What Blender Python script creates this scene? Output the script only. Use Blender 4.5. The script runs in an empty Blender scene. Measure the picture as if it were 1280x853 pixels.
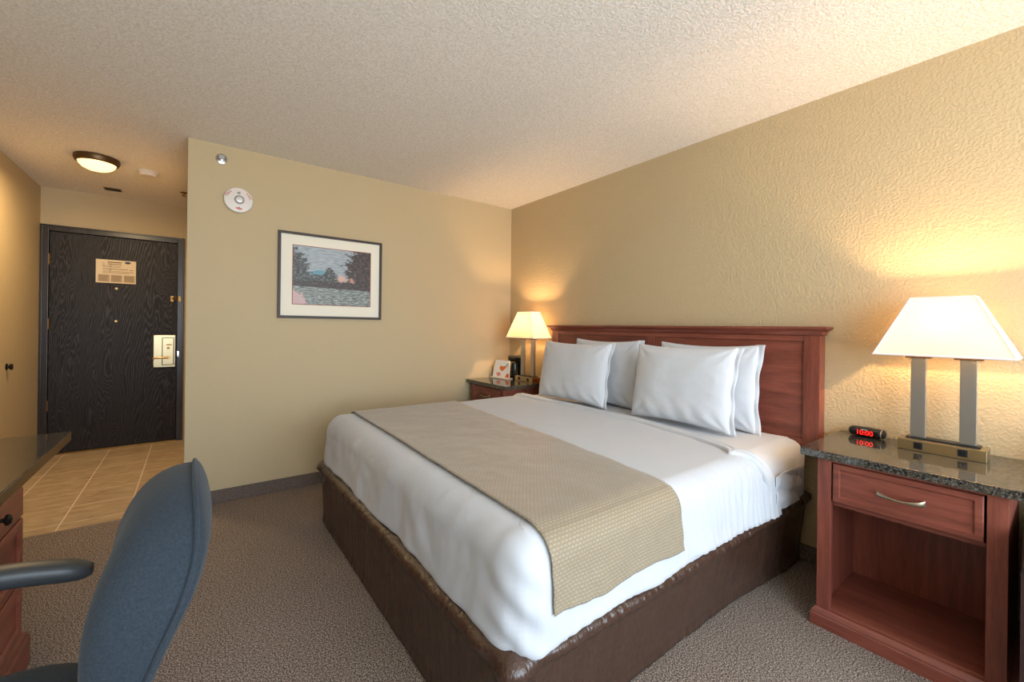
import bpy, bmesh, math, random
from mathutils import Vector, Matrix, noise
PI = math.pi
S = bpy.context.scene
COL = S.collection
random.seed(4)

# ------------------------------------------------------------------ materials
def srgb(r, g, b):
    f = lambda c: (c/255/12.92) if c/255 <= .04045 else ((c/255+.055)/1.055)**2.4
    return (f(r), f(g), f(b), 1)

class Mat:
    """small wrapper around a node tree"""
    def __init__(s, name, color=(.5,.5,.5,1), rough=.5, metal=0, spec=.5, **kw):
        s.m = bpy.data.materials.new(name); s.m.use_nodes = True
        s.n = s.m.node_tree.nodes; s.l = s.m.node_tree.links
        s.b = s.n['Principled BSDF']; s.out = s.n['Material Output']
        s.b.inputs['Base Color'].default_value = color
        s.b.inputs['Roughness'].default_value = rough
        s.b.inputs['Metallic'].default_value = metal
        s.b.inputs['Specular IOR Level'].default_value = spec
        for k, v in kw.items(): s.b.inputs[k.replace('_', ' ')].default_value = v
        s.tc = None
    def node(s, t, **kw):
        nd = s.n.new(t)
        for k, v in kw.items():
            if k in nd.inputs.keys(): nd.inputs[k].default_value = v
            elif hasattr(nd, k): setattr(nd, k, v)
            else: nd.inputs[k.replace('_', ' ')].default_value = v
        return nd
    def coord(s, kind='Object', scale=(1,1,1), rot=(0,0,0)):
        if s.tc is None: s.tc = s.n.new('ShaderNodeTexCoord')
        mp = s.n.new('ShaderNodeMapping'); mp.inputs['Scale'].default_value = scale
        mp.inputs['Rotation'].default_value = rot
        s.l.new(s.tc.outputs[kind], mp.inputs['Vector']); return mp.outputs[0]
    def noise(s, vec, scale, detail=4, rough=.5, dist=0):
        nd = s.n.new('ShaderNodeTexNoise'); s.l.new(vec, nd.inputs['Vector'])
        nd.inputs['Scale'].default_value = scale; nd.inputs['Detail'].default_value = detail
        nd.inputs['Roughness'].default_value = rough; nd.inputs['Distortion'].default_value = dist
        return nd.outputs['Fac']
    def ramp(s, fac, stops, interp='LINEAR'):
        r = s.n.new('ShaderNodeValToRGB'); s.l.new(fac, r.inputs[0]); e = r.color_ramp.elements
        r.color_ramp.interpolation = interp
        while len(e) < len(stops): e.new(.5)
        for el, (p, c) in zip(e, stops): el.position = p; el.color = c
        return r.outputs[0]
    def math(s, op, a, b=0, clamp=False):
        nd = s.n.new('ShaderNodeMath'); nd.operation = op; nd.use_clamp = clamp
        for i, v in enumerate((a, b)):
            if isinstance(v, (int, float)): nd.inputs[i].default_value = v
            else: s.l.new(v, nd.inputs[i])
        return nd.outputs[0]
    def mix(s, fac, a, b, mode='MIX'):
        nd = s.n.new('ShaderNodeMix'); nd.data_type = 'RGBA'; nd.blend_type = mode
        for i, v in ((0, fac), (6, a), (7, b)):
            if isinstance(v, (int, float, tuple)): nd.inputs[i].default_value = v
            else: s.l.new(v, nd.inputs[i])
        return nd.outputs[2]
    def color(s, o): s.l.new(o, s.b.inputs['Base Color'])
    def rough(s, o): s.l.new(o, s.b.inputs['Roughness'])
    def bump(s, h, strength=.3, dist=.01):
        nd = s.n.new('ShaderNodeBump'); nd.inputs['Strength'].default_value = strength
        nd.inputs['Distance'].default_value = dist; s.l.new(h, nd.inputs['Height'])
        s.l.new(nd.outputs[0], s.b.inputs['Normal'])

def simple(name, rgb, rough=.5, metal=0, **kw): return Mat(name, srgb(*rgb), rough, metal, **kw).m

# wall paint with orange-peel texture
def wall_paint(name, rgb, scale, strength):
    w = Mat(name, srgb(*rgb), .62, spec=.3)
    v = w.coord(); h = w.noise(v, scale, 3, .55)
    h = w.ramp(h, [(.42, (0,0,0,1)), (.62, (1,1,1,1))]); w.bump(h, strength, .004)
    return w.m
WALL = wall_paint('tan_wall_paint', (190,170,134), 85, .38)
WALL_SMOOTH = wall_paint('tan_wall_paint_smooth', (190,170,134), 110, .08)
c = Mat('popcorn_ceiling', srgb(226,214,198), .9, spec=.1)
v = c.coord(); h = c.noise(v, 95, 3, .75); h2 = c.ramp(h, [(.36, (0,0,0,1)), (.60, (1,1,1,1))])
c.color(c.mix(h2, srgb(228,220,210), srgb(252,248,242))); c.bump(h2, .5, .005)
CEIL = c.m
c = Mat('carpet', rough=.95, spec=.05)
v = c.coord(); n1 = c.noise(v, 185, 3, .8); n2 = c.noise(v, 80, 3, .6); n3 = c.noise(v, 3, 3, .5)
f = c.ramp(n1, [(.40, srgb(40,33,29)), (.5, srgb(118,103,93)), (.58, srgb(208,191,176))])
f = c.mix(c.math('MULTIPLY', n2, .2), f, srgb(112,98,90)); f = c.mix(.12, f, c.ramp(n3, [(.35, srgb(112,98,89)), (.65, srgb(150,132,120))]))
c.color(f); c.bump(c.math('ADD', n1, c.math('MULTIPLY', n2, .8)), .8, .006); CARPET = c.m
c = Mat('carpet_base', rough=.95, spec=.05)
v = c.coord(); n1 = c.noise(v, 160, 2, .7)
c.color(c.ramp(n1, [(.36, srgb(74,64,58)), (.64, srgb(132,116,106))])); c.bump(n1, .6, .004); CARPETBASE = c.m
# tiles: square grid .308 m
c = Mat('stone_tile', rough=.42)
tc = c.n.new('ShaderNodeTexCoord'); mp = c.n.new('ShaderNodeMapping'); c.l.new(tc.outputs['Object'], mp.inputs[0])
mp.inputs['Location'].default_value = (.94+.308*10, -3.655+.3105*20, 0)
br = c.n.new('ShaderNodeTexBrick'); c.l.new(mp.outputs[0], br.inputs['Vector'])
br.offset = 0; br.inputs['Scale'].default_value = 1; br.inputs['Mortar Size'].default_value = .0042
br.inputs['Mortar Smooth'].default_value = .15; br.inputs['Brick Width'].default_value = .308; br.inputs['Row Height'].default_value = .3105
br.inputs['Color1'].default_value = (0,0,0,1); br.inputs['Color2'].default_value = (1,1,1,1); br.inputs['Mortar'].default_value = (0,0,0,1)
vv = c.coord(scale=(2.2, 5, 1)); n1 = c.noise(vv, 4, 6, .6, .6)
t = c.ramp(n1, [(.3, srgb(150,128,100)), (.5, srgb(182,158,126)), (.72, srgb(206,184,154))])
t = c.mix(.25, t, c.mix(br.outputs['Color'], srgb(166,142,110), srgb(200,176,142)))
c.color(c.mix(br.outputs['Fac'], t, srgb(226,206,184))); c.bump(c.math('SUBTRACT', c.math('MULTIPLY', n1, .25), br.outputs['Fac']), .35, .003)
TILE = c.m
# woods
def wood(name, dark, mid, light, grain_axis='y', rough=.38, scale=1, bump=.1):
    c = Mat(name, rough=rough)
    s = {'x': (1.2, 16, 16), 'y': (16, 1.2, 16), 'z': (16, 16, 1.2)}[grain_axis]
    v = c.coord(scale=tuple(k*scale for k in s)); n1 = c.noise(v, 1.5, 8, .62, .6)
    v2 = c.coord(scale=tuple(k*5*scale for k in s)); n2 = c.noise(v2, 2, 4, .6)
    col = c.ramp(n1, [(.3, dark), (.5, mid), (.72, light)])
    c.color(c.mix(.25, col, c.ramp(n2, [(.35, dark), (.65, light)]))); c.bump(n2, bump, .002)
    return c.m
CH = (srgb(92,44,32), srgb(124,64,50), srgb(146,82,64))
CHERRY_Y = wood('cherry_wood', *CH, 'y'); CHERRY_Z = wood('cherry_wood_upright', *CH, 'z'); CHERRY_X = wood('cherry_wood_side', *CH, 'x')
# espresso oak door: cathedral grain
c = Mat('espresso_oak', rough=.42, spec=.3)
v = c.coord(scale=(1, 1, .10)); wv = c.n.new('ShaderNodeTexWave'); wv.wave_type = 'RINGS'; wv.rings_direction = 'Y'
dv = c.noise(c.coord(scale=(3.2, 1, .5)), 1.6, 3, .5)
wadd = c.n.new('ShaderNodeVectorMath'); wadd.operation = 'ADD'
cmb = c.n.new('ShaderNodeCombineXYZ'); c.l.new(c.math('MULTIPLY', dv, .55), cmb.inputs[0]); c.l.new(c.math('MULTIPLY', dv, .3), cmb.inputs[2])
c.l.new(v, wadd.inputs[0]); c.l.new(cmb.outputs[0], wadd.inputs[1]); c.l.new(wadd.outputs[0], wv.inputs['Vector'])
wv.inputs['Scale'].default_value = 30; wv.inputs['Distortion'].default_value = 2.2; wv.inputs['Detail'].default_value = 3; wv.inputs['Detail Scale'].default_value = 2
fine = c.noise(c.coord(scale=(90, 1, 4)), 3, 3, .6)
g = c.math('MULTIPLY', wv.outputs['Fac'], fine)
c.color(c.ramp(g, [(.10, srgb(22,17,14)), (.36, srgb(33,26,23)), (.62, srgb(54,46,42))])); c.bump(g, .35, .002)
c.rough(c.ramp(g, [(.1, (.55,.55,.55,1)), (.6, (.36,.36,.36,1))])); DOORWOOD = c.m
TRIMWOOD = wood('espresso_trim', srgb(30,25,23), srgb(42,36,34), srgb(56,50,48), 'z', .3)
# granite
c = Mat('dark_granite', rough=.06, spec=.7)
v = c.coord(); vo = c.n.new('ShaderNodeTexVoronoi'); c.l.new(v, vo.inputs['Vector']); vo.inputs['Scale'].default_value = 95
n1 = c.noise(v, 60, 5, .7); n2 = c.noise(v, 150, 3, .7)
col = c.ramp(n1, [(.35, srgb(20,19,18)), (.48, srgb(48,44,38)), (.56, srgb(98,86,68)), (.7, srgb(44,46,46))])
col = c.mix(c.ramp(n2, [(.5, (0,0,0,1)), (.66, (1,1,1,1))]), col, srgb(140,138,130))
col = c.mix(.45, col, c.mix(.5, srgb(30,28,26), vo.outputs['Color'], 'MULTIPLY')); c.color(col); GRANITE = c.m
# fabrics
def cloth(name, rgb, rough=.85, weave=700, strength=.08, sheen=.2):
    c = Mat(name, srgb(*rgb), rough, spec=.2); c.b.inputs['Sheen Weight'].default_value = sheen
    v = c.coord(); n = c.noise(v, weave, 2, .5); big = c.noise(v, 9, 4, .55, .4)
    c.bump(c.math('ADD', c.math('MULTIPLY', n, .1), big), strength, .02); return c.m
SHEET = cloth('white_cotton', (188,190,194)); PILLOWC = cloth('white_pillow_cotton', (202,204,208), strength=.10)
c = Mat('champagne_runner', rough=.5, spec=.35); c.b.inputs['Sheen Weight'].default_value = .3
uv = c.coord('UV'); br = c.n.new('ShaderNodeTexBrick'); c.l.new(uv, br.inputs['Vector']); br.offset = .5
br.inputs['Scale'].default_value = 1; br.inputs['Brick Width'].default_value = .017; br.inputs['Row Height'].default_value = .0105
br.inputs['Mortar Size'].default_value = .0032; br.inputs['Mortar Smooth'].default_value = .5
n = c.noise(c.coord('UV', (40, 40, 1)), 3, 3, .6)
dots = c.math('SUBTRACT', 1, br.outputs['Fac'])
dots = c.math('MULTIPLY', dots, c.ramp(n, [(.35, (.35,.35,.35,1)), (.6, (1,1,1,1))]))
c.color(c.mix(dots, srgb(133,119,98), srgb(156,143,119))); c.rough(c.ramp(dots, [(0, (.55,.55,.55,1)), (1, (.36,.36,.36,1))]))
c.bump(dots, .15, .001); RUNNER = c.m
c = Mat('brown_satin', srgb(84,62,50), .30, spec=.55)
v = c.coord(scale=(1, 1, .12)); n = c.noise(v, 120, 3, .6); n2 = c.noise(v, 30, 3, .6)
c.color(c.mix(n, srgb(48,32,25), srgb(80,56,44))); c.bump(c.math('ADD', c.math('MULTIPLY', n, .3), n2), .6, .008); SATIN = c.m
c = Mat('blue_grey_upholstery', rough=.9, spec=.15); c.b.inputs['Sheen Weight'].default_value = .08
v = c.coord(); n = c.noise(v, 260, 2, .6); n2 = c.noise(v, 14, 4, .6, .5)
c.color(c.mix(n, srgb(28,34,40), srgb(54,63,72))); c.bump(c.math('ADD', c.math('MULTIPLY', n, .4), n2), .25, .004); CHAIRFAB = c.m
BLACKPL = simple('black_plastic', (24,25,27), .4); BLACKGLOSS = simple('black_gloss', (14,14,15), .15)
ARMPL = simple('dark_grey_armrest', (52,55,58), .42)
NICKEL = simple('brushed_nickel', (190,184,174), .34, .8); STEEL = simple('brushed_steel', (168,166,162), .36, .92)
PEWTER = simple('pewter', (160,150,128), .35, 1); BRASS = simple('satin_brass', (196,160,104), .32, 1)
BRASSD = simple('aged_brass', (150,112,62), .35, 1); CHROME = simple('chrome', (200,200,200), .12, 1)
BRONZE = simple('oil_bronze', (92,70,44), .38, .7); BRONZEDARK = simple('dark_knob', (28,24,22), .3, .5)
WHITEPL = simple('white_plastic', (222,214,206), .4); CLEARPL = simple('clear_lens', (214,210,204), .12)
RED = simple('red_print', (190,50,44), .6); GREYPRINT = simple('grey_print', (120,100,80), .8)
PAPER = simple('paper', (224,204,172), .7); BLUEPRINT = simple('blue_print', (58,76,96), .7); BOXPRINT = simple('box_print', (180,158,128), .8)
LEATHER = simple('brown_leather', (52,34,32), .38)
FRAMEM = simple('dark_frame', (50,36,31), .5); MATB = simple('cream_mat', (238,230,212), .8); REDMAT = simple('red_inner_mat', (140,66,56), .7)
PLATE = simple('champagne_metal', (188,170,134), .3, 1); OUTLET = simple('black_outlet', (22,22,24), .35)
CARD = simple('white_card', (236,232,226), .5); ORANGE = simple('orange_ink', (222,110,36), .5); PINK = simple('pink_ink', (222,140,128), .5); TEAL = simple('teal_ink', (150,196,196), .5)
def emis(name, rgb, strength, rough=.5):
    c = Mat(name, srgb(*rgb), rough); c.b.inputs['Emission Color'].default_value = srgb(*rgb); c.b.inputs['Emission Strength'].default_value = strength; return c.m
LEDRED = emis('red_digits', (255,24,20), 3); BULB = emis('lit_bulb', (255,214,150), 12)
BOWL = emis('lit_glass_bowl', (255,212,140), 2.6)
c = Mat('lamp_shade_fabric', srgb(250,240,222), .9)
tr = c.n.new('ShaderNodeBsdfTranslucent'); tr.inputs[0].default_value = srgb(255,244,226)
ms = c.n.new('ShaderNodeMixShader'); ms.inputs[0].default_value = .55
c.l.new(c.b.outputs[0], ms.inputs[1]); c.l.new(tr.outputs[0], ms.inputs[2]); c.l.new(ms.outputs[0], c.out.inputs[0]); SHADE = c.m
g = Mat('window_glass', (1,1,1,1), 0); g.b.inputs['Transmission Weight'].default_value = 1; g.b.inputs['IOR'].default_value = 1.05; GLASS = g.m
ALU = simple('window_frame_white', (225,225,222), .4)

# ------------------------------------------------------------------ mesh helpers
class MB:
    def __init__(s): s.bm = bmesh.new(); s.uv = None; s.mi = 0
    def _m(s, geomfaces):
        for f in geomfaces: f.material_index = s.mi
    def box(s, x0, x1, y0, y1, z0, z1, bev=0, seg=2):
        x0, x1 = sorted((x0, x1)); y0, y1 = sorted((y0, y1)); z0, z1 = sorted((z0, z1))
        vs = [s.bm.verts.new((x, y, z)) for x in (x0, x1) for y in (y0, y1) for z in (z0, z1)]
        F = [(0,1,3,2), (4,6,7,5), (0,4,5,1), (2,3,7,6), (0,2,6,4), (1,5,7,3)]
        fs = [s.bm.faces.new([vs[i] for i in f]) for f in F]; s._m(fs)
        if bev:
            es = list({e for f in fs for e in f.edges})
            r = bmesh.ops.bevel(s.bm, geom=es, offset=bev, segments=seg, affect='EDGES', profile=.5)
            s._m(r['faces'])
        return s
    def ngon_prism(s, pts, axis, a0, a1, bev=0):
        """pts = 2-D outline in the plane normal to axis"""
        def P(p, a):
            return {'x': (a, p[0], p[1]), 'y': (p[0], a, p[1]), 'z': (p[0], p[1], a)}[axis]
        A = [s.bm.verts.new(P(p, a0)) for p in pts]; B = [s.bm.verts.new(P(p, a1)) for p in pts]
        n = len(pts); fs = [s.bm.faces.new(A), s.bm.faces.new(B[::-1])]
        for i in range(n): fs.append(s.bm.faces.new((A[i], B[i], B[(i+1) % n], A[(i+1) % n])))
        s._m(fs)
        if bev:
            es = list({e for f in fs[:2] for e in f.edges})
            r = bmesh.ops.bevel(s.bm, geom=es, offset=bev, segments=2, affect='EDGES', profile=.5); s._m(r['faces'])
        bmesh.ops.recalc_face_normals(s.bm, faces=s.bm.faces[:]); return s
    def lathe(s, prof, c=(0,0,0), axis='z', n=32, cap=True):
        """prof = [(r, h)...]"""
        def P(r, h, a):
            x, y = r*math.cos(a), r*math.sin(a)
            q = {'z': (x, y, h), 'x': (h, x, y), 'y': (x, h, y)}[axis]
            return (c[0]+q[0], c[1]+q[1], c[2]+q[2])
        rings = []
        for r, h in prof:
            rings.append([s.bm.verts.new(P(max(r, 1e-5), h, 2*PI*i/n)) for i in range(n)])
        fs = []
        for A, B in zip(rings, rings[1:]):
            for i in range(n): fs.append(s.bm.faces.new((A[i], A[(i+1) % n], B[(i+1) % n], B[i])))
        if cap: fs.append(s.bm.faces.new(rings[0][::-1])); fs.append(s.bm.faces.new(rings[-1]))
        s._m(fs); bmesh.ops.recalc_face_normals(s.bm, faces=fs); return s
    def tube(s, pts, r, n=8, closed=False, flat=None):
        pts = [Vector(p) for p in pts]; N = len(pts); rings = []
        up0 = Vector((0,0,1))
        for i, p in enumerate(pts):
            a = pts[(i-1) % N] if (closed or i > 0) else p; b = pts[(i+1) % N] if (closed or i < N-1) else p
            t = (b-a).normalized(); u = up0 if abs(t.z) < .95 else Vector((1,0,0))
            sx = t.cross(u).normalized(); sy = sx.cross(t).normalized()
            rr = r[i] if isinstance(r, (list, tuple)) else r
            ra, rb = (rr, rr) if flat is None else (rr*flat[0], rr*flat[1])
            rings.append([s.bm.verts.new(p+sx*ra*math.cos(2*PI*k/n)+sy*rb*math.sin(2*PI*k/n)) for k in range(n)])
        fs = []
        R = range(N) if closed else range(N-1)
        for i in R:
            A, B = rings[i], rings[(i+1) % N]
            for k in range(n): fs.append(s.bm.faces.new((A[k], A[(k+1) % n], B[(k+1) % n], B[k])))
        if not closed: fs.append(s.bm.faces.new(rings[0][::-1])); fs.append(s.bm.faces.new(rings[-1]))
        s._m(fs); bmesh.ops.recalc_face_normals(s.bm, faces=fs); return s
    def grid(s, fn, nu, nv, close_u=False, uvfn=None):
        V = [[s.bm.verts.new(fn(i/(nu if close_u else nu-1), j/(nv-1))) for j in range(nv)] for i in range(nu)]
        if uvfn and s.uv is None: s.uv = s.bm.loops.layers.uv.new('UVMap')
        for i in range(nu if close_u else nu-1):
            for j in range(nv-1):
                i2 = (i+1) % nu
                f = s.bm.faces.new((V[i][j], V[i2][j], V[i2][j+1], V[i][j+1])); f.material_index = s.mi
                if uvfn:
                    for lp, (a, b) in zip(f.loops, ((i, j), (i+1, j), (i+1, j+1), (i, j+1))): lp[s.uv].uv = uvfn(a/(nu-1), b/(nv-1))
        return V
    def xf(s, M): bmesh.ops.transform(s.bm, matrix=M, verts=s.bm.verts[:]); return s
    def build(s, name, mats, parent=None, sharp=35, smooth=True, solid=0, subsurf=0):
        me = bpy.data.meshes.new(name); 
        if parent is not None:
            off = parent_world(parent); bmesh.ops.translate(s.bm, vec=-off, verts=s.bm.verts[:])
        s.bm.to_mesh(me); s.bm.free()
        for m in (mats if isinstance(mats, (list, tuple)) else [mats]): me.materials.append(m)
        if smooth:
            for p in me.polygons: p.use_smooth = True
            me.set_sharp_from_angle(angle=math.radians(sharp))
        o = bpy.data.objects.new(name, me); COL.objects.link(o)
        if parent is not None: o.parent = parent
        if smooth and sharp <= 60:
            md = o.modifiers.new('flat_faces', 'WEIGHTED_NORMAL'); md.keep_sharp = True; md.weight = 80
        if solid:
            md = o.modifiers.new('solid', 'SOLIDIFY'); md.thickness = abs(solid); md.offset = -1 if solid > 0 else 1
        if subsurf:
            md = o.modifiers.new('sub', 'SUBSURF'); md.levels = subsurf; md.render_levels = subsurf
        return o
def parent_world(o):
    v = Vector((0,0,0))
    while o is not None: v = v + o.location; o = o.parent
    return v
def tag(o, label, cat, group=None, kind=None):
    o['label'] = label
    if cat: o['category'] = cat
    if group: o['group'] = group
    if kind: o['kind'] = kind
    return o
def thing(name, loc, label, cat, group=None):
    o = bpy.data.objects.new(name, None); COL.objects.link(o); o.location = loc; o.empty_display_size = .05
    return tag(o, label, cat, group)
def struct(mb, name, mats, label=None, **kw):
    o = mb.build(name, mats, **kw); o['kind'] = 'structure'
    if label: o['label'] = label
    return o
def copy_tree(o, parent=None):
    c = o.copy(); COL.objects.link(c); c.parent = parent
    for ch in list(o.children): copy_tree(ch, c)
    return c
def text_obj(body, name, size, M, mat, parent, ext=.0004, align='CENTER'):
    cu = bpy.data.curves.new(name, 'FONT'); cu.body = body; cu.size = size; cu.extrude = ext; cu.align_x = align; cu.align_y = 'CENTER'
    tmp = bpy.data.objects.new(name+'_tmp', cu); COL.objects.link(tmp)
    bpy.context.view_layer.update()
    me = bpy.data.meshes.new_from_object(tmp.evaluated_get(bpy.context.evaluated_depsgraph_get()))
    bpy.data.objects.remove(tmp)
    me.transform(M)
    if parent is not None: me.transform(Matrix.Translation(-parent_world(parent)))
    me.materials.clear(); me.materials.append(mat)
    o = bpy.data.objects.new(name, me); COL.objects.link(o); o.parent = parent; return o

# ------------------------------------------------------------------ room
XR, YP, YD, XL, XC, H, YB = 2.609, 3.499, 5.616, -1.117, -.042, 2.44, -1.75
T = .1
struct(MB().box(XL-T, XR+T, YB-T, YP+.035, -.1, 0), 'floor', CARPET, 'brown speckled carpet', smooth=False)
struct(MB().box(XL-T, XC+T, YP+.035, YD+T, -.1, 0), 'floor', TILE, 'tan stone tile floor of the entry', smooth=False)
struct(MB().box(XL-T, XR+T, YB-T, YD+T, H, H+.1), 'ceiling', CEIL, smooth=False)
struct(MB().box(XR, XR+T, YB-T, YP+T, 0, H), 'wall_right', WALL, smooth=False)
struct(MB().box(XC, XR, YP, YP+T, 0, H), 'wall_back', WALL_SMOOTH, smooth=False)
struct(MB().box(XC, XC+T, YP+T, YD, 0, H), 'wall_hall', WALL_SMOOTH, smooth=False)
struct(MB().box(XL-T, XL, YB-T, YD+T, 0, H), 'wall_left', WALL_SMOOTH, smooth=False)
# door wall with opening
DX0, DX1, DZ = -1.067, -.135, 2.055
w = MB(); w.box(XL, DX0, YD, YD+T, 0, H); w.box(DX1, XC+T, YD, YD+T, 0, H); w.box(DX0, DX1, YD, YD+T, DZ, H)
struct(w, 'wall_door', WALL_SMOOTH, smooth=False)
# window wall behind the camera
WX0, WX1, WZ0, WZ1 = -.9, 2.35, .45, 2.32
w = MB(); w.box(XL, WX0, YB-T, YB, 0, H); w.box(WX1, XR, YB-T, YB, 0, H); w.box(WX0, WX1, YB-T, YB, 0, WZ0); w.box(WX0, WX1, YB-T, YB, WZ1, H)
struct(w, 'wall_front', WALL_SMOOTH, smooth=False)
w = MB()
for a, b in ((WX0, WX0+.05), (WX1-.05, WX1), ((WX0+WX1)/2-.03, (WX0+WX1)/2+.03)): w.box(a, b, YB-.07, YB-.02, WZ0, WZ1)
w.box(WX0, WX1, YB-.07, YB-.02, WZ0, WZ0+.05); w.box(WX0, WX1, YB-.07, YB-.02, WZ1-.05, WZ1)
struct(w, 'window_1', ALU, smooth=False)

# baseboards: carpet-wrapped base with a bright seam at the floor
def base(name, x0, x1, y0, y1): struct(MB().box(x0, x1, y0, y1, 0, .088, .003), name, CARPETBASE)
base('baseboard_back', XC+.002, XR, YP-.012, YP)
base('baseboard_right', XR-.012, XR, YB, YP-.012)
base('baseboard_left', XL, XL+.012, YB, YP+.03)
base('baseboard_front', XL+.012, XR-.012, YB, YB+.012)
struct(MB().box(XL, XC, YP+.028, YP+.042, 0, .004, .0015), 'trim_1', simple('threshold_strip', (150,128,104), .5), 'thin strip where carpet meets tile')

# entry door
d = struct(MB().box(-1.057, -.143, YD-.004, YD+.04, .012, 2.045, .002), 'door_1', DOORWOOD, 'dark espresso oak entry door')
fr = MB()
for x0, x1 in ((-1.108, -1.06), (-.140, -.092)):
    fr.box(x0, x1, YD-.018, YD+.06, 0, 2.098, .004); 
fr.box(-1.06, -.140, YD-.018, YD+.06, 2.05, 2.098, .004)
fr.box(-1.112, -1.098, YD-.026, YD, 0, 2.102, .003); fr.box(-.102, -.088, YD-.026, YD, 0, 2.102, .003); fr.box(-1.112, -.088, YD-.026, YD, 2.09, 2.104, .003)
fr.box(-1.066, -1.03, YD+.041, YD+.075, 0, 2.06); fr.box(-.17, -.134, YD+.041, YD+.075, 0, 2.06); fr.box(-1.066, -.134, YD+.041, YD+.075, 2.02, 2.06)
fo = fr.build('door_frame', TRIMWOOD); fo['kind'] = 'structure'; fo['label'] = 'dark stained frame around the entry door'
th = struct(MB().box(-1.06, -.14, YD-.03, YD+.06, 0, .012, .003), 'trim_2', BRASSD, 'brass threshold under the entry door')
for z in (1.79, 1.2, .45):
    hb = MB().lathe([(.006, z-.05), (.006, z+.05)], (-1.058, YD-.010, 0), 'z', 10).build('hinge', BRASSD, d)
for z in (1.55, 1.232):
    p = MB(); p.lathe([(.009, -.012), (.012, -.008), (.012, -.004), (.004, -.003)][::-1] , (-.607, YD, z), 'y', 16); p.build('peephole', BRASS, d)
# electronic lock with lever
L = MB().box(-.326, -.151, YD-.020, YD-.004, .768, 1.097, .004).build('lock_plate', PLATE, d)
q = MB().box(-.254, -.166, YD-.032, YD-.020, .795, 1.066, .003).build('lock_cover', PLATE, L)
q = MB(); q.box(-.259, -.161, YD-.0212, YD-.0195, .790, .795); q.box(-.259, -.161, YD-.0212, YD-.0195, 1.066, 1.071); q.box(-.259, -.254, YD-.0212, YD-.0195, .79, 1.071); q.box(-.166, -.161, YD-.0212, YD-.0195, .79, 1.071)
q.build('cover_outline', simple('dark_line', (70,48,30), .5), L)
lv = MB(); lv.lathe([(.020, -.04), (.020, -.032)], (-.208, YD, .868), 'y', 20); lv.lathe([(.009, -.075), (.009, -.035)], (-.208, YD, .868), 'y', 12)
lv.tube([(-.208, YD-.07, .868), (-.25, YD-.075, .868), (-.30, YD-.072, .866), (-.33, YD-.066, .862)], [.009, .009, .008, .006], 10, flat=(.7, 1.1)); lv.build('lever_handle', BRASS, L)
tt = MB(); tt.lathe([(.013, -.036), (.013, -.03)], (-.208, YD, .965), 'y', 16); tt.box(-.224, -.180, YD-.045, YD-.034, .992, 1.004, .002); tt.build('thumb_turn', BRASSD, L)
st = MB().box(-.137, -.120, YD-.022, YD-.018, .87, .93, .001).build('strike_plate', CHROME, fo)
# swing bar guard
g = MB(); g.box(-.196, -.170, YD-.012, YD-.004, 1.442, 1.502, .002); g.tube([(-.183, YD-.012, 1.472), (-.178, YD-.038, 1.474)], .004); g.lathe([(.001, -.05), (.009, -.045), (.009, -.037), (.001, -.032)], (-.178, YD, 1.474), 'y', 12)
g.build('guard_latch', BRASSD, d)
g = MB(); g.box(-.136, -.110, YD-.028, YD-.018, 1.446, 1.50, .002); g.tube([(-.13, YD-.03, 1.49), (-.152, YD-.036, 1.486), (-.158, YD-.036, 1.473), (-.152, YD-.036, 1.460), (-.13, YD-.03, 1.456)], .004)
g.build('guard_bar', BRASSD, fo)

# notice on the door
n = thing('safety_notice', (-.61, YD-.006, 1.6), 'cream printed notice card on the dark entry door, above the peephole', 'notice')
yn = YD-.0065
MB().box(-.753, -.466, yn, YD-.004, 1.602, 1.826).build('card', PAPER, n, smooth=False)
pr = MB(); rr = random.Random(2)
def seg(x0, x1, z, h=.004): pr.box(x0, x1, yn-.0006, yn, z-h/2, z+h/2)
seg(-.672, -.572, 1.803, .009); seg(-.672, -.572, 1.785, .006)
for z in (1.768, 1.757): seg(-.706, -.575, z, .003)
seg(-.706, -.525, 1.737, .006); seg(-.515, -.488, 1.735, .005)
for z in (1.717, 1.707, 1.697): seg(-.706, -.50+rr.uniform(-.02, .02), z, .003)
for z in (1.79, 1.77): seg(-.71, -.69, z, .004)
for k in range(9): seg(-.66, -.655+.02*rr.random(), 1.79-.01*k, .002)
for bx in (-.738, -.648, -.556):
    for k in range(7): seg(bx+.006, bx+.076-.012*rr.random(), 1.672-.008*k, .0025)
pr.build('printed_lines', GREYPRINT, n, smooth=False)
for bx in (-.738, -.648, -.556):
    MB().box(bx, bx+.083, yn-.0003, yn, 1.612, 1.682).build('text_box', BOXPRINT, n, smooth=False)
MB().lathe([(.02, -.0008), (.02, 0)], (0,0,0), 'y', 20).xf(Matrix.Translation((-.527, yn, 1.806)) @ Matrix.Diagonal((1.1, 1, .6, 1))).build('emblem', BLUEPRINT, n, smooth=False)

# knob on left wall
kn = MB(); kn.lathe([(.026, 0), (.026, .003), (.011, .006), (.010, .012), (.020, .017), (.024, .024), (.020, .031), (.001, .033)], (XL, 4.795, .877), 'x', 24)
tag(kn.build('wall_knob', BRONZEDARK), 'small round dark knob sticking out of the left hall wall beside the entry door', 'knob')

# ceiling light
cl = thing('ceiling_light', (-.585, 4.36, H), 'round flush ceiling light with bronze rim, lit, in the entry', 'ceiling light')
MB().lathe([(.10, H-.001), (.126, H-.002), (.128, H-.02), (.120, H-.042), (.108, H-.047), (.105, H-.043), (.105, H-.03)], (-.585, 4.36, 0), 'z', 48, cap=False).build('rim', BRONZE, cl)
MB().lathe([(.105, H-.043), (.100, H-.058), (.084, H-.076), (.058, H-.090), (.026, H-.097), (.001, H-.099)], (-.585, 4.36, 0), 'z', 48, cap=False).build('glass_bowl', BOWL, cl)
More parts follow.
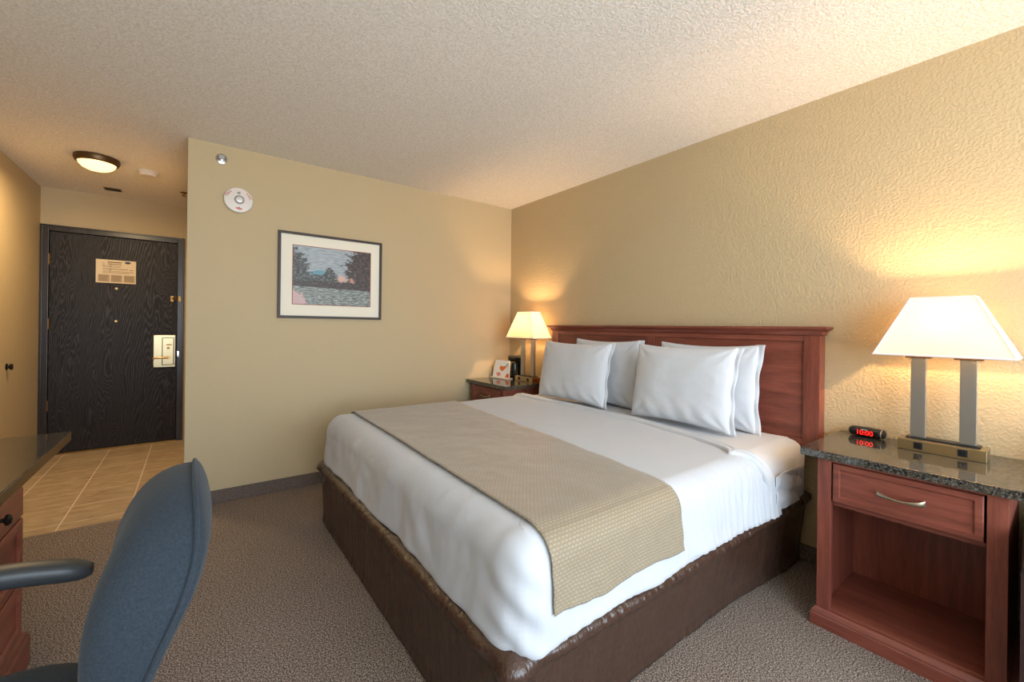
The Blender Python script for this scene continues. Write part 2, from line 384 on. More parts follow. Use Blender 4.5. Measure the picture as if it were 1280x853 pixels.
# smoke detector
sd = thing('smoke_detector', (-.306, 4.50, H), 'round white smoke detector on the ceiling right of the lit ceiling light', 'smoke detector')
MB().lathe([(.068, H-.001), (.068, H-.012), (.062, H-.016), (.058, H-.030), (.05, H-.038), (.001, H-.040)], (-.306, 4.50, 0), 'z', 32).build('housing', WHITEPL, sd)
MB().lathe([(.059, H-.020), (.0605, H-.022), (.059, H-.024)], (-.306, 4.50, 0), 'z', 32, cap=False).build('vent_ring', simple('grey_slot', (110,100,92), .6), sd)
cv = thing('ceiling_vent', (-.604, 5.30, H), 'tiny rectangular vent plate on the entry ceiling near the door', 'vent')
MB().box(-.665, -.545, 5.255, 5.345, H-.006, H-.0005, .002).build('plate', BRONZE, cv)
sl = MB()
for k in range(5): sl.box(-.655, -.555, 5.268+k*.015, 5.273+k*.015, H-.009, H-.006)
sl.build('slats', BRONZEDARK, cv, smooth=False)
cs = MB(); cs.lathe([(.03, H-.001), (.03, H-.004), (.012, H-.008), (.008, H-.03), (.018, H-.032), (.018, H-.034), (.001, H-.036)], (-.088, 5.0, 0), 'z', 20)
tag(cs.build('ceiling_sprinkler', BRASSD), 'small sprinkler head on the entry ceiling at the hall corner', 'sprinkler')

# wall alarm + sprinkler on back wall
fa = thing('fire_alarm_strobe', (.238, YP, 2.077), 'round white fire alarm strobe disc with red lettering on the picture wall', 'fire alarm')
MB().lathe([(.078, -.0005), (.082, -.004), (.087, -.016), (.083, -.026), (.06, -.031), (.001, -.033)], (.238, YP, 2.077), 'y', 48).build('disc', WHITEPL, fa)
MB().lathe([(.026, -.031), (.026, -.036), (.020, -.046), (.001, -.049)], (.242, YP, 2.077), 'y', 24).build('strobe_lens', CLEARPL, fa)
MB().lathe([(.026, -.034), (.029, -.036), (.029, -.038), (.026, -.038)], (.242, YP, 2.077), 'y', 28, cap=False).build('lens_ring', simple('grey_ring', (120,112,104), .4), fa)
MB().box(.229, .247, YP-.036, YP-.030, 2.117, 2.131, .002).build('sensor_window', simple('grey_panel', (150,140,132), .5), fa)
def onwall(x, z, rot, off=-.034): return Matrix.Translation((x, YP+off, z)) @ Matrix.Rotation(rot, 4, 'Y') @ Matrix.Rotation(PI/2, 4, 'X')
text_obj('FIRE', 'lettering', .026, onwall(.182, 2.112, -.9+.15, -.030), RED, fa)
text_obj('FIRE', 'lettering', .026, onwall(.295, 2.108, .95, -.030), RED, fa)
fl = MB(); 
for k, (dx, dz, r) in enumerate(((-.014, 0, .005), (-.004, -.002, .006), (.002, .006, .004), (.014, -.002, .005), (.005, -.006, .005))): fl.lathe([(r, -.0315), (r, -.030)], (.240+dx, YP, 2.020+dz), 'y', 10)
fl.build('red_emblem', RED, fa)
sp = thing('sidewall_sprinkler', (.139, YP, 2.343), 'small round chrome sprinkler escutcheon high on the picture wall', 'sprinkler')
MB().lathe([(.033, 0), (.034, -.003), (.033, -.008), (.022, -.010), (.020, -.004)], (.139, YP, 2.343), 'y', 28).build('escutcheon', CHROME, sp)
q = MB(); q.lathe([(.012, -.001), (.012, -.03), (.006, -.034)], (.139, YP, 2.343), 'y', 16); q.tube([(.125, YP-.012, 2.343), (.126, YP-.04, 2.343), (.139, YP-.05, 2.343), (.152, YP-.04, 2.343), (.153, YP-.012, 2.343)], .003)
q.box(.123, .155, YP-.053, YP-.049, 2.330, 2.356, .001); q.build('head', STEEL, sp)

# ------------------------------------------------------------------ framed picture
X0, X1, Z0, Z1 = .484, 1.249, 1.270, 1.910
pf = thing('framed_picture', ((X0+X1)/2, YP, Z0), 'framed landscape print of trees and a field with wide cream mat', 'picture')
f = MB(); t_ = .018
def fbar(pts):
    f.ngon_prism(pts, 'y', YP-.024, YP-.001, .002)
fbar([(X0, Z0), (X1, Z0), (X1-t_, Z0+t_), (X0+t_, Z0+t_)]); fbar([(X0, Z1), (X1, Z1), (X1-t_, Z1-t_), (X0+t_, Z1-t_)])
fbar([(X0, Z0), (X0, Z1), (X0+t_, Z1-t_), (X0+t_, Z0+t_)]); fbar([(X1, Z0), (X1, Z1), (X1-t_, Z1-t_), (X1-t_, Z0+t_)])
f.build('frame', FRAMEM, pf)
MB().box(X0+.016, X1-.016, YP-.008, YP-.001, Z0+.016, Z1-.016).build('mat_board', MATB, pf, smooth=False)
PX0, PX1, PZ0, PZ1 = .584, 1.156, 1.377, 1.813
MB().box(PX0-.005, PX1+.005, YP-.0092, YP-.008, PZ0-.005, PZ1+.005).build('inner_mat', REDMAT, pf, smooth=False)
c = Mat('landscape_print', rough=.45)
v = c.coord('UV'); sepn = c.n.new('ShaderNodeSeparateXYZ'); c.l.new(v, sepn.inputs[0]); U_, V_ = sepn.outputs[0], sepn.outputs[1]
nz = c.noise(c.coord('UV', (2, 9, 1)), 5, 5, .6); sky = c.ramp(nz, [(.35, srgb(132,142,150)), (.6, srgb(172,180,186)), (.75, srgb(190,178,176))])
def blob(cx, cy, rx, ry, amp, sc, seedv):
    """soft-edged ragged shape mask"""
    a = c.math('DIVIDE', c.math('SUBTRACT', U_, cx), rx); b = c.math('DIVIDE', c.math('SUBTRACT', V_, cy), ry)
    dd = c.math('SQRT', c.math('ADD', c.math('MULTIPLY', a, a), c.math('MULTIPLY', b, b)))
    mpv = c.coord('UV', (sc, sc*1.3, 1), (0, 0, seedv)); nn = c.noise(mpv, 1, 5, .65)
    dd = c.math('ADD', dd, c.math('MULTIPLY', c.math('SUBTRACT', nn, .5), amp))
    return c.math('LESS_THAN', dd, 1)
dk = c.noise(c.coord('UV', (26, 26, 1)), 1, 4, .7)
tree = c.ramp(dk, [(.38, srgb(30,32,34)), (.5, srgb(70,72,72)), (.64, srgb(118,124,118))])
treeb = c.ramp(dk, [(.38, srgb(28,24,24)), (.52, srgb(64,52,50)), (.68, srgb(112,92,84))])
hill = blob(.32, .48, .12, .13, .3, 8, .3); im = c.mix(hill, sky, srgb(98,150,164))
mid = blob(.42, .42, .30, .12, 1.8, 20, 1.2); im = c.mix(mid, im, tree)
mid2 = blob(.45, .52, .07, .14, 1.6, 26, 2.2); im = c.mix(mid2, im, tree)
lt = blob(.0, .52, .19, .40, 2.0, 13, .9); im = c.mix(lt, im, tree)
rt = blob(1.0, .62, .33, .52, 2.0, 11, 2.9); im = c.mix(rt, im, treeb)
hs = blob(.61, .47, .062, .060, 4, 34, .5); im = c.mix(hs, im, srgb(206,172,156)); hs2 = blob(.745, .45, .035, .05, 4, 34, .1); im = c.mix(hs2, im, srgb(190,140,120))
hg = blob(.5, .35, .62, .07, 1.6, 24, .7); im = c.mix(hg, im, treeb)
gn = c.noise(c.coord('UV', (10, 34, 1), (0, 0, -.12)), 1.5, 5, .7)
fld = c.ramp(gn, [(.38, srgb(70,78,82)), (.5, srgb(120,128,124)), (.60, srgb(172,178,172))])
fm = c.math('LESS_THAN', c.math('ADD', V_, c.math('MULTIPLY', U_, .03)), .31); im = c.mix(fm, im, fld)
pk = blob(0, .0, .15, .22, 2.5, 12, .2); im = c.mix(pk, im, srgb(200,168,166))
c.color(im)
p = MB(); p.grid(lambda a, b: (PX0+(PX1-PX0)*a, YP-.0100, PZ0+(PZ1-PZ0)*b), 2, 2, uvfn=lambda a, b: (a, b)); p.box(PX0, PX1, YP-.0098, YP-.0092, PZ0, PZ1); p.build('print', c.m, pf, smooth=False)

# ------------------------------------------------------------------ headboard
hb = thing('headboard', (2.57, 1.77, 0), 'long cherry wood panelled headboard with moulded cap behind the bed', 'headboard')
HX = 2.53
def hbx(name, m, *b, bev=.003): return MB().box(*b, bev).build(name, m, hb)
hbx('post', CHERRY_Z, HX, 2.605, .770, .843, .60, 1.20); hbx('post', CHERRY_Z, HX, 2.605, 2.697, 2.770, .60, 1.20)
hbx('top_rail', CHERRY_Y, HX+.002, 2.60, .843, 2.697, 1.168, 1.20); hbx('bottom_rail', CHERRY_Y, HX+.002, 2.60, .843, 2.697, .60, .66)
hbx('center_stile', CHERRY_Z, HX+.002, 2.60, 1.735, 1.805, .66, 1.168)
hbx('panel', CHERRY_Y, HX+.014, 2.598, .843, 1.735, .66, 1.168, bev=.002); hbx('panel', CHERRY_Y, HX+.014, 2.598, 1.805, 2.697, .66, 1.168, bev=.002)
# crown moulded cap: profile swept on three sides
prof = [(.0, 1.196), (.006, 1.200), (.010, 1.206), (.012, 1.214), (.020, 1.222), (.030, 1.229), (.034, 1.232), (.034, 1.241), (.030, 1.244), (-.02, 1.244)]
cap = MB(); rings = []
for o_, z in prof:
    pts = [(2.606, .770-o_, z), (HX-o_, .770-o_, z), (HX-o_, 2.770+o_, z), (2.606, 2.770+o_, z)]
    rings.append([cap.bm.verts.new(p) for p in pts])
for A, B in zip(rings, rings[1:]):
    for i in range(3): cap.bm.faces.new((A[i], A[i+1], B[i+1], B[i]))
    cap.bm.faces.new((A[3], A[0], B[0], B[3]))
cap.bm.faces.new(rings[-1]); cap.bm.faces.new(rings[0][::-1]); bmesh.ops.recalc_face_normals(cap.bm, faces=cap.bm.faces[:])
cap.build('cap_moulding', CHERRY_Y, hb, sharp=50)

# ------------------------------------------------------------------ bed
BX0, BX1, BY0, BY1, ZT = .650, 2.525, .826, 2.80, .662     # mattress footprint (outer, at the top roll)
def fbm(x, y, z, o=3): return noise.fractal(Vector((x, y, z)), 1.0, 2.0, o)
def perim(p, x0, x1, y0, y1, r):
    """open path: near head -> near foot corner -> far foot corner -> far head; returns pos, outward normal"""
    L1 = x1-x0-r; L2 = r*PI/2; L3 = y1-y0-2*r; tot = 2*L1+2*L2+L3; s = p*tot
    if s < L1: return (x1-s, y0), (0, -1)
    s -= L1
    if s < L2: a = s/r; return (x0+r-r*math.sin(a), y0+r-r*math.cos(a)), (-math.sin(a), -math.cos(a))
    s -= L2
    if s < L3: return (x0, y0+r+s), (-1, 0)
    s -= L3
    if s < L2: a = s/r; return (x0+r-r*math.cos(a), y1-r+r*math.sin(a)), (-math.cos(a), math.sin(a))
    s -= L2
    return (x0+r+s, y1), (0, 1)
def shell(x0, x1, y0, y1, rc, ztop, R, zbot, flare, disp, nu=260, nside=26, ntop=16, crown=.0, zhem=None, headx=None, uvs=False):
    """cover over a box: top, rolled edge of radius R and hanging side down to zbot.  headx(t) moves the head edge"""
    ym = (y0+y1)/2
    def fn(a, b):
        (px, py), (nx, ny) = perim(a, x0, x1, y0, y1, rc)
        if headx:                                     # slide along x so that the head edge follows headx
            side = (py < ym)
            hx = headx(px, py, b)
            px = x0 + (px-x0)*(hx-x0)/(x1-x0)
        sx = min(max(px, x0+.6), (x1 if not headx else headx(px, py, b)))    # spine point
        B = b*(ntop+nside)
        ex, ey = px-nx*R, py-ny*R                     # where the roll begins
        if B <= ntop:
            t = B/ntop; t = 1-(1-t)**1.35
            x = sx+(ex-sx)*t; y = ym+(ey-ym)*t; z = ztop+crown*(1-t**2)
            N = Vector((0, 0, 1)); d = disp(x, y, z, N, a, 0)
        else:
            t = (B-ntop)/nside; zb = zbot if zhem is None else zhem(px, py, nx, ny)
            side_len = (ztop-R)-zb; arc = R*PI/2; s = t*(arc+side_len)
            if s < arc:
                an = s/R; x = ex+nx*R*math.sin(an); y = ey+ny*R*math.sin(an); z = ztop-R+R*math.cos(an)
                N = Vector((nx*math.sin(an), ny*math.sin(an), math.cos(an)))
            else:
                k = (s-arc)/max(side_len, 1e-4); x = px+nx*flare*k; y = py+ny*flare*k; z = ztop-R-(s-arc); N = Vector((nx, ny, 0))
            d = disp(x, y, z, N, a, t)
        P = Vector((x, y, z))+N*d
        return P
    return fn, nu, nside+ntop+1

bed = thing('bed', (1.6, 1.83, 0), 'king bed base and mattress with brown satin bed skirt', 'bed')
MB().box(BX0+.06, BX1-.005, BY0+.14, BY1-.08, .12, .375, .02).build('box_spring', simple('ticking', (205,203,198), .8), bed)
for x in (BX0+.12, BX1-.12):
    for y in (BY0+.19, BY1-.14): MB().lathe([(.025, 0), (.025, .12)], (x, y, 0), 'z', 12).build('leg', BLACKPL, bed)
def dm(x, y, z, N, a, t):
    if t > 0: return .004*fbm(x*9, y*9, z*6)*min(1, t*3)-.004
    return .002*fbm(x*4, y*4, 0)
fn, nu, nv = shell(BX0, BX1, BY0, BY1, .07, ZT-.006, .085, .372, .0, dm)
mt = MB(); V = mt.grid(fn, nu, nv); bmesh.ops.remove_doubles(mt.bm, verts=mt.bm.verts[:], dist=2e-4)
mt.build('mattress', SHEET, bed, sharp=180)
# head face of the mattress + bottom are hidden; close with a plain block inside
MB().box(BX0+.05, BX1-.001, BY0+.045, BY1-.045, .375, ZT-.03, .03).build('mattress_core', SHEET, bed)
# skirt
def sk_fn(a, b):
    (px, py), (nx, ny) = perim(a, .640, 2.575, .836, 2.815, .035)
    zt, zb = .405, .012
    z = zt+(zb-zt)*b
    # ledge at top swelling out, then straight down with gathers
    bul = .024*math.exp(-((z-.352)/.032)**2) - .05*max(0, (z-.375)/.03) 
    s = px*1.0+py*1.3
    g = .0045*fbm(s*26, 0, z*2.2, 3)*(1-.5*abs(z-.2)/.2) + .0055*fbm(s*55, 3, z*5)*math.exp(-((z-.35)/.04)**2) + .004*fbm(s*6, 7, z*3)
    flare = .010*max(0, (.06-z)/.06)
    # loose pleats at the corners
    corner = math.exp(-((px-.64)**2+(py-.858)**2)/.02)+math.exp(-((px-.64)**2+(py-2.815)**2)/.02)
    g += .010*corner*math.sin(z*55+s*30)*math.exp(-((z-.33)/.09)**2)
    dd = .0+bul+g+flare-(.080*(1-.55*max(0, min(1, (px-1.9)/.5)))*max(0, (.36-z)/.36) if ny < -.5 else .012*max(0, (.36-z)/.36))
    return Vector((px+nx*dd, py+ny*dd, z))
sk = MB(); sk.grid(sk_fn, 700, 46); sk.build('bed_skirt', SATIN, bed, sharp=180, solid=.002)

# top sheet / duvet cover
def headx(px, py, b):
    # where the head edge of the sheet lies, along the cross section; near side drifts back at the hem
    t = b*42
    e = 2.165-.06*max(0, (2.3-py)/1.4)
    if py < 1.5:
        if t > 16: k = (t-16)/26; e = 1.97+.20*min(1, k*1.6)
        else: e = 2.12-.13*(t/16)**2.0
    else:
        e = 2.165
    return e
def ds(x, y, z, N, a, t):
    d = .0035*fbm(x*3.1, y*3.1, z*2, 3)
    if N.z > .5: d += .0028*fbm(x*1.6+y*5, y*14, 4, 2)*.6
    if t > .15 and N.y < -.5:       # vertical fine pleats on the near side, stronger to the head
        k = max(0, (x-1.3)/.8)
        d += (.0022+.0065*k)*math.sin(x*150+6*fbm(x*5, 0, z*2))*min(1, (t-.15)*3)*(.4+.6*abs(fbm(x*9, 2, z)))
    if t > .1: d += .009*fbm(x*6+1, y*6, z*4, 3)*min(1, t*2)+.004*math.sin((x*.8-y*.7+z*1.4)*30+3*fbm(x*3, y*3, z*3))*min(1, t*1.5)*abs(fbm(x*2.3, y*2.3, 4))
    # near foot corner: puffed tuck
    c2 = (x-BX0)**2+(y-BY0)**2
    if t > 0:
        w = math.exp(-c2/.014)
        d += w*(.018*math.sin(min(1, t)*PI)+.005*math.sin((z*1.2+(x-BX0)*.9-(y-BY0)*.5)*52)*min(1, t*2))
    return d
def hem(px, py, nx, ny):
    z = .392
    if ny < -.5: z = .380-.022*max(0, (px-1.6)/.6)+.004*math.sin(px*14)
    if nx < -.5: z = .384+.004*math.sin(py*9)
    c2 = (px-BX0)**2+(py-BY0)**2; z -= .022*math.exp(-c2/.02)
    return z
fn, nu, nv = shell(BX0, BX1, BY0, BY1, .11, ZT+.006, .095, .39, .016, ds, nu=420, crown=.004, zhem=hem, headx=headx)
sh = MB()
def fnh(a, b):
    if b < 1: return fn(a, b)
    P = fn(a, 1-.6/(nv-1)); _, (nx, ny) = perim(a, BX0, BX1, BY0, BY1, .11)
    return P-Vector((nx, ny, 0))*.006
sh.grid(fnh, nu, nv); bmesh.ops.remove_doubles(sh.bm, verts=sh.bm.verts[:], dist=2e-4)
# folded-back hem band along the head edge: follows the bed's cross section
def section(s_, y0, y1, zt, R, hn):
    L1 = zt-R-hn; arc = R*PI/2; top = (y1-y0)-2*R; s_ *= 2*(L1+arc)+top
    if s_ < L1: return y0-.014*(1-s_/L1), hn+s_, Vector((0, -1, 0)), s_/(L1+arc)
    if s_ < L1+arc: an = (s_-L1)/R; return y0+R-R*math.cos(an), zt-R+R*math.sin(an), Vector((0, -math.cos(an), math.sin(an))), s_/(L1+arc)
    if s_ < L1+arc+top: return y0+R+(s_-L1-arc), zt, Vector((0, 0, 1)), 2
    if s_ < L1+2*arc+top: an = (s_-L1-arc-top)/R; return y1-R+R*math.sin(an), zt-R+R*math.cos(an), Vector((0, math.sin(an), math.cos(an))), 3
    return y1+.004, zt-R-(s_-L1-2*arc-top), Vector((0, 1, 0)), 3
def band(a, b):
    y, z, N, k = section(a, BY0, BY1, ZT+.010, .095, .372)
    if k <= 1: x = 2.18-.215*k**2.0+.005*math.sin(z*40)
    elif y < 1.6: x = 1.965+.20*((y-BY0-.095)/(1.6-BY0-.095))**.5
    else: x = 2.165+.012*(y-1.6)/1.1
    h = .007+.0045*math.sin(b*PI)+.003*math.sin(b*PI*3+.5)+.0015*fbm(x*10, y*10, z*10)
    if k <= 1: h += .004*math.sin(b*12+y*3)*(1-k)
    if b <= 0 or b >= 1: h = -.004
    wd = .075 if k > 1 else .075+.02*(1-k)
    return Vector((x-wd*b, y, z))+N*h
sheet = sh.build('top_sheet', SHEET, None, sharp=180)
tag(sheet, 'white top sheet tucked over the bed and hanging above the brown skirt', 'sheet')
bd = MB(); bd.grid(band, 200, 16); bd.build('folded_hem', SHEET, sheet, sharp=180)
# crumpled tucked layer between the sheet edge and the bare mattress side
def tuck(a, b):
    z = .392+(ZT-.11-.392)*b; x = 2.12+.28*a+.02*math.sin(z*30)*a
    y = BY0-.006-.010*abs(math.sin(z*38+a*3))-.008*fbm(x*12, 1, z*14)-.012*(1-b)
    return (x, y, z)
tk = MB(); tk.grid(tuck, 26, 30); tk.build('tucked_corner', SHEET, sheet, sharp=180, solid=.002)

# bed runner: strip across the bed
RW = dict()
def run_fn(a, b):
    """a across the bed (near hem -> far hem), b along x"""
    R = .100; off = .007
    y0, y1 = BY0-off, BY1+off; zt = ZT+.008+off; hn = .464
    L1 = zt-R-hn; arc = R*PI/2; top = (y1-y0)-2*R; tot = 2*(L1+arc)+top; s = a*tot
    far = max(0, min(1, (s-L1-arc)/top))
    xa = .755+.05*far; xb = 1.36+.175*far; x = xa+(xb-xa)*b
    crown = lambda y: .004*(1-abs((y-(y0+y1)/2)/((y1-y0)/2))**2)
    if s < L1: y = y0-.012*(1-s/L1); z = hn+s; N = Vector((0, -1, 0)); hang = 1
    elif s < L1+arc: an = (s-L1)/R; y = y0+R-R*math.cos(an); z = zt-R+R*math.sin(an); N = Vector((0, -math.cos(an), math.sin(an)))
    elif s < L1+arc+top: y = y0+R+(s-L1-arc); z = zt+crown(y); N = Vector((0, 0, 1))
    elif s < L1+2*arc+top: an = (s-L1-arc-top)/R; y = y1-R+R*math.sin(an); z = zt-R+R*math.cos(an); N = Vector((0, math.sin(an), math.cos(an)))
    else: y = y1+.004; z = zt-R-(s-L1-2*arc-top); N = Vector((0, 1, 0))
    t = 1 if N.y < -.5 else 0
    d = .0035*fbm(x*3.1, y*3.1, z*2, 3)+.002*fbm(x*9, y*9, z*9)
    if N.y < -.5: d += .006*fbm(x*7+1, y*7, z*4, 3)*(1-s/(L1+arc))+.005*fbm(x*14, 5, z*12)*(1-s/(L1+arc))+.004
    P = Vector((x, y, z))+N*d
    if s < L1: P.z += .007*math.sin(x*17+1)*(1-s/L1)
    return P
rn = MB(); rn.grid(run_fn, 300, 60, uvfn=lambda a, b: (b*.68, a*2.45)); 
tag(rn.build('bed_runner', RUNNER, None, sharp=180, solid=.003), 'champagne tan bed runner with small woven dashes laid across the white bed', 'bed runner')

# ------------------------------------------------------------------ pillows
def pillow_mesh(W, Hh, Tt, seed, slump=.0):
    mb = MB()
    def fn(sgn):
        def g(a, b):
            u, v = a*2-1, b*2-1
            x = W/2*u*(1-.055*(1-abs(u)**2)*0-.050*(1-v*v)*abs(u)**3); y = Hh/2*v*(1-.085*(1-u*u)*abs(v)**3)
            e = max(0, (1-abs(u)**2.6))*max(0, (1-abs(v)**2.6))
            th = Tt/2*e**.42
            # flange at the open end of the case (u -> +1)
            wr = .006*fbm(u*1.6+seed, v*1.6, seed, 2)*e**.5+.0015*fbm(u*7+seed, v*7, seed+sgn, 3)*e**.3
            cr = math.exp(-((1-abs(u))**2+(1-abs(v))**2)*7)       # radiating creases at corners
            an = math.atan2(1-abs(v), 1-abs(u)); wr += .008*cr*math.sin(an*11+seed)*e**.2
            bot = max(0, -v-.35); wr += .004*math.sin(u*17+v*6+seed)*bot*e**.4*2 - sgn*0
            return (x, y+slump*e*0, sgn*(th)+wr*(1 if sgn > 0 else .6) * (0 if e == 0 else 1))
        return g
    mb.grid(fn(1), 56, 44); mb.grid(fn(-1), 56, 44); bmesh.ops.remove_doubles(mb.bm, verts=mb.bm.verts[:], dist=1e-5)
    bmesh.ops.recalc_face_normals(mb.bm, faces=mb.bm.faces[:]); return mb
def pillow(loc, yaw, lean, W, Hh, Tt, seed, label, roll=0):
    """loc = middle of the bottom seam; pillow face looks to -x; local x -> -y (viewer's right), local y -> up, local z -> -x"""
    M = Matrix(((0,0,-1,0), (-1,0,0,0), (0,1,0,0), (0,0,0,1)))
    M = Matrix.Rotation(yaw, 4, 'Z') @ Matrix.Rotation(lean, 4, 'Y') @ M @ Matrix.Rotation(roll, 4, 'Z') @ Matrix.Translation((0, Hh/2, 0))
    mb = pillow_mesh(W, Hh, Tt, seed); mb.xf(M)
    o = mb.build('pillow', PILLOWC, None, sharp=180, subsurf=1); o.location = loc
    # cuff strip of the pillow case
    cf = MB()
    def cuff(a, b):
        v = b*2-1; y = Hh/2*v*.985; x = W/2*(.93*(1-.045*(1-v*v)))+a*.052*(1 - .25*(1-v*v))
        return (x-.005, y*(1-.0*a), .010*math.sin(v*9+seed)*a+.002)
    cf.grid(cuff, 5, 30); cf.xf(M); bmesh.ops.translate(cf.bm, vec=Vector(loc), verts=cf.bm.verts[:])
    cf.build('case_hem', PILLOWC, o, sharp=180, solid=.004)
    tag(o, label, 'pillow', 'white pillows leaning on the headboard'); return o
PZ = ZT+.012
pillow((2.432, 1.335, PZ-.022), 0.0, .09, .62, .495, .11, 5.3, 'white pillow behind the others at the right, resting flat against the headboard')
pillow((2.255, 1.395, PZ-.012), .0, .17, .64, .475, .15, 1.7, 'front white pillow of the right pair, nearer to the right bedside lamp')
pillow((2.432, 2.11, PZ-.022), .0, .09, .62, .495, .11, 9.1, 'white pillow at the back of the left pair, half hidden by another pillow')
pillow((2.262, 2.285, PZ-.012), .0, .17, .70, .465, .15, 3.3, 'front white pillow of the left pair, nearer to the small far lamp')

# ------------------------------------------------------------------ nightstand
def make_nightstand(yc, label, group):
    """yc = centre along the wall; front faces -x"""
    ns = thing('nightstand', (2.35, yc, 0), label, 'nightstand', group)
    a, b = yc-.261, yc+.261
    Xf, Xb = 2.10, 2.54
    MB().box(2.078, 2.606, yc-.32, yc+.32, .693, .725, .004).build('granite_top', GRANITE, ns)
    MB().box(Xf, Xf+.025, b-.048, b, .068, .693, .002).build('stile', CHERRY_Z, ns); MB().box(Xf, Xf+.025, a, a+.048, .068, .693, .002).build('stile', CHERRY_Z, ns)
    MB().box(Xf+.025, Xb, b-.02, b, .068, .693).build('side_panel', CHERRY_Z, ns); MB().box(Xf+.025, Xb, a, a+.02, .068, .693).build('side_panel', CHERRY_Z, ns)
    MB().box(2.51, 2.525, a+.02, b-.02, .068, .693).build('back_panel', CHERRY_Z, ns)
    MB().box(Xf+.004, 2.51, a+.02, b-.02, .068, .082, .002).build('shelf', CHERRY_Y, ns)
    MB().box(Xf+.03, 2.51, a+.02, b-.02, .500, .515).build('divider', CHERRY_Y, ns)
    # plinth with ogee moulding
    p = MB(); pr_ = [(.0, 0), (.025, 0), (.025, .046), (.021, .050), (.021, .054), (.016, .058), (.012, .064), (.004, .070), (0, .070)]
    rings = []
    for o_, z in pr_[1:-1]:
        pts = [(Xb, a-o_*.6, z), (Xf-o_, a-o_*.6, z), (Xf-o_, b+o_*.6, z), (Xb, b+o_*.6, z)]; rings.append([p.bm.verts.new(q) for q in pts])
    for A, B in zip(rings, rings[1:]):
        for i in range(4): p.bm.faces.new((A[i], A[(i+1) % 4], B[(i+1) % 4], B[i]))
    p.bm.faces.new(rings[-1]); p.bm.faces.new(rings[0][::-1]); bmesh.ops.recalc_face_normals(p.bm, faces=p.bm.faces[:])
    p.build('plinth', CHERRY_Y, ns, sharp=25)
    # drawer front: raised edge, recessed flat
    y0, y1, z0, z1 = a+.054, b-.054, .525, .680; xf = Xf-.006
    dr = MB(); loops = []
    for ins, dx in ((0, .022), (0, .003), (.003, 0), (.020, 0), (.024, .006), (.028, .007)):
        loops.append([dr.bm.verts.new(q) for q in ((xf+dx, y0+ins, z0+ins), (xf+dx, y1-ins, z0+ins), (xf+dx, y1-ins, z1-ins), (xf+dx, y0+ins, z1-ins))])
    for A, B in zip(loops, loops[1:]):
        for i in range(4): dr.bm.faces.new((A[i], A[(i+1) % 4], B[(i+1) % 4], B[i]))
    dr.bm.faces.new(loops[-1]); dr.bm.faces.new(loops[0][::-1]); bmesh.ops.recalc_face_normals(dr.bm, faces=dr.bm.faces[:])
    d_ = dr.build('drawer', CHERRY_Y, ns, sharp=20)
    # bow handle, wide flared ends, thin waist
    h = MB(); V = []
    def hf(u, v):
        s = u*2-1; half = .0045+.0075*abs(s)**2.2; ang = v*2*PI
        y = yc-s*.068; bow = .020*(1-s*s)**.5 if abs(s) < 1 else 0
        zc = .607-.006*(1-s*s)*1.4
        return (xf-.004-bow-.003*math.cos(ang), y, zc+half*math.sin(ang))
    h.grid(hf, 25, 13); bmesh.ops.remove_doubles(h.bm, verts=h.bm.verts[:], dist=1e-5)
    h.build('handle', PEWTER, d_, sharp=180)
    MB().box(Xf+.001, Xf+.02, a+.048, b-.048, .683, .693).build('top_rail', CHERRY_Y, ns)
    return ns
G = 'cherry nightstands with granite tops'
ns = make_nightstand(.381, 'cherry nightstand with granite top and open shelf, under the red alarm clock', G)
ns2 = copy_tree(ns); ns2.location = (2.35, 3.157, 0); ns2['label'] = 'cherry nightstand in the far corner, mostly hidden behind the bed'

# ------------------------------------------------------------------ table lamp
def frustum(mb, cx, cy, z0, z1, bx, by, tx, ty, thick=None):
    A = [mb.bm.verts.new((cx+sx*bx, cy+sy*by, z0)) for sx, sy in ((-1,-1), (1,-1), (1,1), (-1,1))]
    B = [mb.bm.verts.new((cx+sx*tx, cy+sy*ty, z1)) for sx, sy in ((-1,-1), (1,-1), (1,1), (-1,1))]
    for i in range(4): mb.bm.faces.new((A[i], A[(i+1) % 4], B[(i+1) % 4], B[i]))
    return A, B
lx, ly, lz = 2.462, .3215, .725
lamp = thing('table_lamp', (lx, ly, lz), 'large lit lamp with white shade and two steel posts, by the alarm clock', 'lamp', 'table lamps on the nightstands')
bs = MB().box(lx-.052, lx+.052, ly-.128, ly+.128, lz, lz+.046, .003).build('base', PLATE, lamp)
MB().box(lx-.022, lx+.030, ly-.108, ly+.108, lz+.046, lz+.052, .001).build('base_strip', BLACKPL, lamp)
for s in (-1, 1):
    yy = ly+s*.064
    ot = MB().box(lx-.0545, lx-.051, yy-.014, yy+.014, lz+.010, lz+.038, .002).build('outlet', OUTLET, bs)
    q = MB(); 
    for dy in (-.005, .005): q.box(lx-.0552, lx-.0544, yy+dy-.0012, yy+dy+.0012, lz+.020, lz+.030)
    q.lathe([(.002, -.0552+.0), (.002, -.0544)], (lx, yy, lz+.015), 'x', 8); q.build('socket_slots', BLACKGLOSS, ot, smooth=False)
    yp = ly+s*.0725
    MB().box(lx-.010, lx+.010, yp-.0235, yp+.0235, lz+.052, 1.112, .002).build('post', STEEL, lamp)
    MB().box(lx-.018, lx+.018, yp-.040, yp+.040, 1.112, 1.119, .001).build('post_cap', BRONZE, lamp)
sh_ = MB(); frustum(sh_, lx, ly, 1.126, 1.365, .108, .200, .055, .092)
shade = sh_.build('lamp_shade', SHADE, lamp, smooth=False, solid=.0015)
tr = MB()
for (z, bx, by, r) in ((1.127, .1085, .2005, .0042), (1.364, .0555, .0925, .0032)):
    pts = [(lx-bx, ly-by, z), (lx+bx, ly-by, z), (lx+bx, ly+by, z), (lx-bx, ly+by, z)]
    for i in range(4): tr.tube([pts[i], pts[(i+1) % 4]], r, 8)
